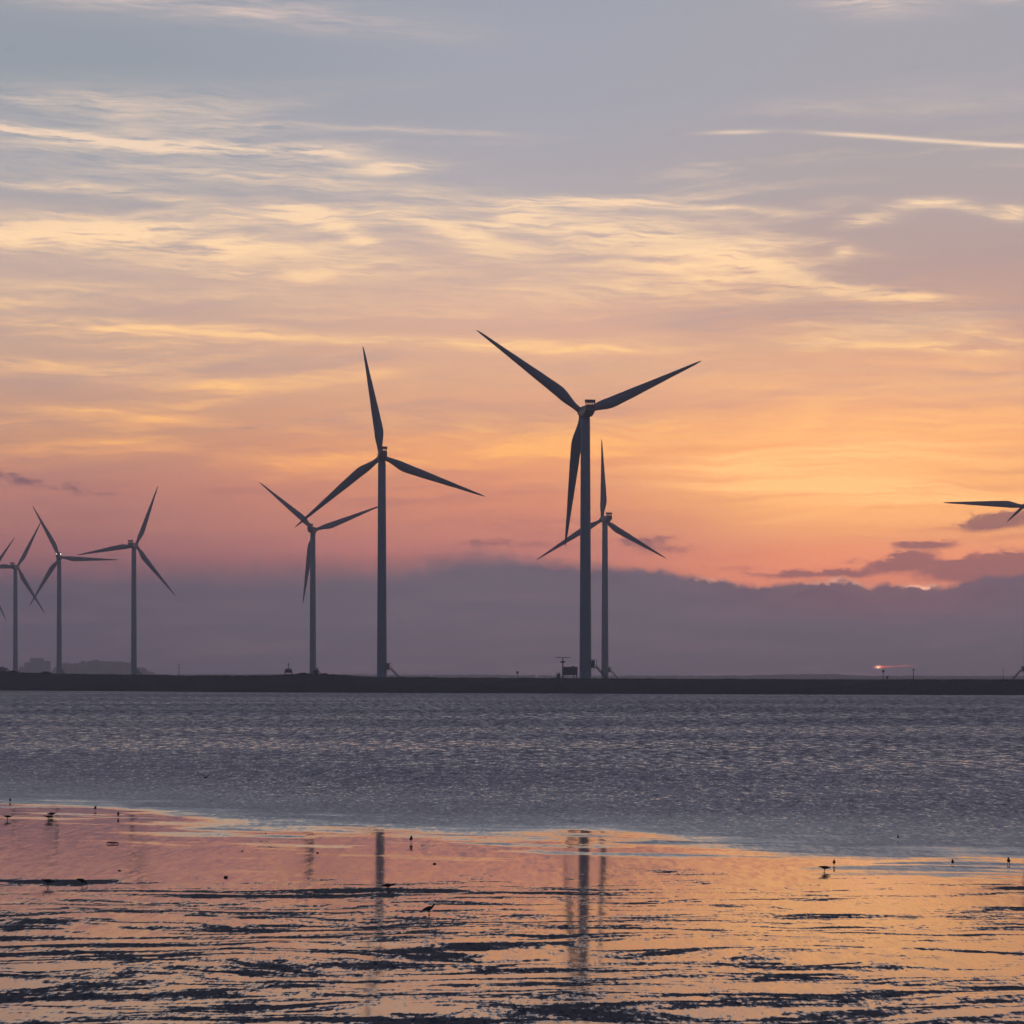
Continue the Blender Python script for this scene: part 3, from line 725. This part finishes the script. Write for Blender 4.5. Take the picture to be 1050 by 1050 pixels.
o = mass('distant_shore_trees', [(-80, 688), (20, 688), (56, 690.5), (150, 691), (180, 691.6), (230, 691.2), (330, 691.3), (420, 692.2), (490, 691.8), (600, 692.8), (760, 692.6), (820, 691.2), (860, 691), (880, 692.8), (1130, 693.2)], 8300, 600, 1700, 5, 6)
tag(o, 'thin pale line of low growth on the horizon behind the bank', 'trees', kind='stuff')

# ------------------------------------------------------------------ birds
def finish_bird(bm, voxel=.004):
    me = bpy.data.meshes.new('b'); bmesh.ops.recalc_face_normals(bm, faces=bm.faces); bm.to_mesh(me); bm.free()
    o = bpy.data.objects.new('tmp', me); C.objects.link(o)
    md = o.modifiers.new('r', 'REMESH'); md.mode = 'VOXEL'; md.voxel_size = voxel
    dg = bpy.context.evaluated_depsgraph_get(); me2 = bpy.data.meshes.new_from_object(o.evaluated_get(dg))
    bpy.data.objects.remove(o); me2.polygons.foreach_set('use_smooth', [True] * len(me2.polygons))
    me2.materials.clear(); return me2
def legs(bm, hipx, hipz, spread=.022, stride=.03):
    for s in (-1, 1):
        y = s * spread; k = (hipx - .012 * s * 1, y, hipz * .52); f = (hipx + s * stride * .5, y, .004)
        tube(bm, [(hipx, y * .8, hipz + .012), k, f], [.009, .0055, .005], 8)
        for a in (-.5, 0, .5): tube(bm, [f, (f[0] + .026 * math.cos(a), y + .026 * math.sin(a), .004)], [.005, .0035], 6)
        tube(bm, [f, (f[0] - .01, y, .004)], [.005, .0035], 6)
def wader(pose):
    """head towards +X, feet at the origin"""
    bm = bmesh.new()
    if pose == 'alert':
        tube(bm, [(-.125, 0, .098), (-.085, 0, .108), (-.04, 0, .118), (.0, 0, .126), (.035, 0, .136), (.062, 0, .150)], [.006, .020, .034, .038, .032, .018], 16, squash=.85)
        tube(bm, [(.045, 0, .142), (.066, 0, .162), (.080, 0, .182), (.092, 0, .192)], [.024, .017, .016, .016], 12)
        tube(bm, [(.080, 0, .188), (.096, 0, .194), (.110, 0, .192)], [.014, .019, .010], 12)
        tube(bm, [(.106, 0, .192), (.130, 0, .186), (.152, 0, .181)], [.0065, .0045, .003], 8); hip = .095
    elif pose == 'feed':
        tube(bm, [(-.13, 0, .150), (-.085, 0, .138), (-.04, 0, .124), (.0, 0, .112), (.035, 0, .098), (.058, 0, .084)], [.006, .020, .034, .037, .030, .018], 16, squash=.85)
        tube(bm, [(.045, 0, .092), (.07, 0, .070), (.086, 0, .054)], [.022, .015, .015], 12)
        tube(bm, [(.078, 0, .062), (.092, 0, .048), (.100, 0, .038)], [.013, .018, .010], 12)
        tube(bm, [(.098, 0, .040), (.110, 0, .020), (.118, 0, .003)], [.0065, .0045, .003], 8); hip = .085
    elif pose == 'level':
        tube(bm, [(-.14, 0, .108), (-.09, 0, .112), (-.045, 0, .114), (.0, 0, .116), (.04, 0, .118), (.068, 0, .122)], [.005, .019, .033, .037, .031, .018], 16, squash=.85)
        tube(bm, [(.055, 0, .12), (.085, 0, .130), (.104, 0, .136)], [.021, .016, .018], 12)
        tube(bm, [(.098, 0, .136), (.116, 0, .134)], [.018, .010], 12)
        tube(bm, [(.112, 0, .134), (.138, 0, .128), (.165, 0, .122)], [.0065, .0045, .003], 8); hip = .085
    elif pose == 'rest':   # upright, seen end on
        tube(bm, [(-.09, 0, .075), (-.06, 0, .092), (-.025, 0, .112), (.005, 0, .130), (.028, 0, .146)], [.006, .024, .040, .042, .026], 16, squash=.9)
        tube(bm, [(.02, 0, .140), (.03, 0, .166), (.036, 0, .180)], [.026, .019, .020], 12)
        tube(bm, [(.036, 0, .178), (.052, 0, .180)], [.020, .010], 12)
        tube(bm, [(.05, 0, .180), (.085, 0, .174)], [.006, .003], 8); hip = .075
    legs(bm, 0.0, hip)
    # folded wing tips
    for s in (-1, 1):
        z = {'alert': .122, 'feed': .134, 'level': .122, 'rest': .11}[pose]
        tube(bm, [(.02, s * .026, z), (-.05, s * .026, z - (.004 if pose != 'feed' else -.008)), (-.135 if pose != 'rest' else -.1, s * .008, z - (.022 if pose in ('alert', 'rest') else -.01 if pose == 'feed' else .010))], [.018, .015, .004], 10)
    return finish_bird(bm)
BM = {p: wader(p) for p in ('alert', 'feed', 'level', 'rest')}
def ground_at(px, py):
    u = (px - 525) / F; v = (py - HOR) / F; D = 80.0
    for _ in range(40):
        z = max(float(mudz(u * D, D)), 0.0); D = (CAMZ - z) / v
    return Vector((u * D, D, z))
BG = 'shore birds on the wet mud'
def bird(px, py, pose, heading, size, label, group=BG):
    o = bpy.data.objects.new('wader', BM[pose]); C.objects.link(o)
    if not BM[pose].materials: BM[pose].materials.append(M['plume'])
    o.location = ground_at(px, py) - Vector((0, 0, .004)); o.rotation_euler = (0, 0, R(heading)); o.scale = (size,) * 3
    return tag(o, label, 'bird', group)
bird(440, 938.2, 'alert', 8, 1.12, 'wader striding right with its head up, nearest to the camera')
bird(398, 913.5, 'level', 4, 1.15, 'wader stooping at the edge of the tall left turbine tower reflection')
bird(421.6, 864.3, 'rest', 80, 1.15, 'upright wader seen end on, right of the left tower reflection top')
bird(84.5, 908.3, 'feed', -10, 1.1, 'wader tipped forward to feed, right bird of the near left pair')
bird(49, 909.2, 'level', 175, 1.2, 'wader standing on the dark streak, left bird of the near left pair')
bird(53, 838.4, 'level', -5, 1.25, 'farther of two waders bunched together near the left waterline')
bird(50, 841.5, 'level', 178, 1.25, 'nearer of two waders bunched together near the left waterline')
bird(7.5, 841, 'level', 185, 1.15, 'low wader at the far left edge of the wet mud')
bird(10.3, 823.2, 'rest', 100, 1.0, 'small wader standing in the shallows at the far left')
bird(97.8, 831.6, 'rest', 75, 1.05, 'upright wader at the waterline, left of another upright one')
bird(121.3, 838.2, 'rest', 95, 1.1, 'upright wader a little nearer than the one at the waterline')
bird(845.5, 894.6, 'level', 175, 1.15, 'crouched wader on the golden film, left of its partner')
bird(855.3, 888.3, 'rest', 80, .95, 'small wader just behind the crouched one on the golden film')
bird(976.8, 887.6, 'rest', 92, .9, 'lone upright wader in the golden glow near the right side')
bird(1034.2, 887.2, 'rest', 88, 1.1, 'upright wader closest to the right edge')

def gull(px, py, alt, D, label, span, roll, rz, flap):
    bm = bmesh.new()
    tube(bm, [(0, -.24, .0), (0, -.14, .0), (0, -.03, -.01), (0, .08, -.005), (0, .14, .01), (0, .18, .012), (0, .225, .0)], [.012, .03, .052, .045, .03, .028, .006], 14)
    for s in (-1, 1):
        st = [(0.03, .10, .0, .018), (.22, .10, .5, .016), (.38, .075, .75, .012), (.55, .045, .85, .008), (.68, .012, .8, .004)]
        rings = []
        for xx, chd, up_, th in st:
            z = flap * (xx if xx < .3 else .3 + (xx - .3) * .35); c = Vector((s * xx, -.01 - .12 * max(0, xx - .3), z + .01)); ring = []
            for k in range(10):
                a = 2 * math.pi * k / 10; ring.append(bm.verts.new(c + Vector((0, math.cos(a) * chd, math.sin(a) * th))))
            rings.append(ring)
        for a, b_ in zip(rings, rings[1:]):
            for k in range(10): bm.faces.new((a[k], a[(k + 1) % 10], b_[(k + 1) % 10], b_[k]))
        bm.faces.new(rings[0]); bm.faces.new(rings[-1])
    me = finish_bird(bm, .008); me.name = 'gull'; me.materials.append(M['plume'])
    o = bpy.data.objects.new('gull', me); C.objects.link(o)
    o.location = at_px(px, py, D); o.rotation_euler = (0, R(roll), R(rz)); o.scale = (span / 1.36,) * 3
    return tag(o, label, 'bird')
gull(211, 797.5, 0, 140.0, 'dark gull flying low over the sea, wings raised in a V', .72, 0, -25, .75)
gull(921, 858.6, 0, 94.0, 'dark bird skimming the water above the golden film at right', .34, 18, 70, .35)

# driftwood, pebbles
def lump(name, px, py, sx, sy, sz, label, mat, seed, group=None):
    bm = bmesh.new(); bmesh.ops.create_icosphere(bm, subdivisions=3, radius=.5)
    for v in bm.verts:
        v.co *= 1 + .35 * mnoise.noise(v.co * 3 + Vector((seed, 0, 0))); v.co = Vector((v.co.x * sx, v.co.y * sy, v.co.z * sz))
    o = link(name, mesh(name, bm, True), mat); o.location = ground_at(px, py) + Vector((0, 0, sz * .2)); 
    return tag(o, label, 'stone' if mat == 'shell' else 'driftwood', group)
bm = bmesh.new(); tube(bm, [(-.18, 0, .03), (-.1, .02, .045), (0, 0, .035), (.12, -.02, .04), (.19, 0, .02)], [.012, .022, .026, .02, .01], 10)
tube(bm, [(.02, 0, .04), (.07, .03, .07)], [.012, .004], 8)
o = link('driftwood', mesh('driftwood', bm, True), 'drift'); o.location = ground_at(115.5, 865.4); tag(o, 'dark stick lying flat on the pink film at left', 'driftwood')
G = 'dark pebbles on the film'
for i, (px, py, s, lb) in enumerate([(231.8, 899.8, .085, 'dark pebble on the film, left of the textured mud band'), (248.5, 872.8, .045, 'tiny pebble on the pink film, farthest left of the small ones'),
        (325.6, 874.8, .06, 'reddish pebble right under the faint reflection of a small turbine'), (445.6, 886, .075, 'flat pebble right of the left tower reflection'),
        (272.5, 854.6, .045, 'tiny pebble just inside the waterline left of centre'), (122.5, 892.8, .05, 'tiny pebble above the near pair of waders')]):
    lump('pebble', px, py, s * 1.3, s, s * .7, lb, 'shell', i * 3.1, G)

# ------------------------------------------------------------------ haze
bm = bmesh.new(); box(bm, (0, 4700, 84), (19000, 10000, 172))
m_h = bpy.data.materials.new('haze_air'); m_h.use_nodes = True; t = m_h.node_tree; t.nodes.clear()
pv = t.nodes.new('ShaderNodeVolumePrincipled'); pv.inputs['Color'].default_value = (.93, .94, 1.0, 1); pv.inputs['Density'].default_value = HK; pv.inputs['Anisotropy'].default_value = .5
mo = t.nodes.new('ShaderNodeOutputMaterial'); t.links.new(pv.outputs[0], mo.inputs['Volume'])
m_h.cycles.homogeneous_volume = True
o = link('haze', mesh('haze', bm), m_h); tag(o, 'thin evening haze lying over the water and the far bank', 'haze', kind='stuff')
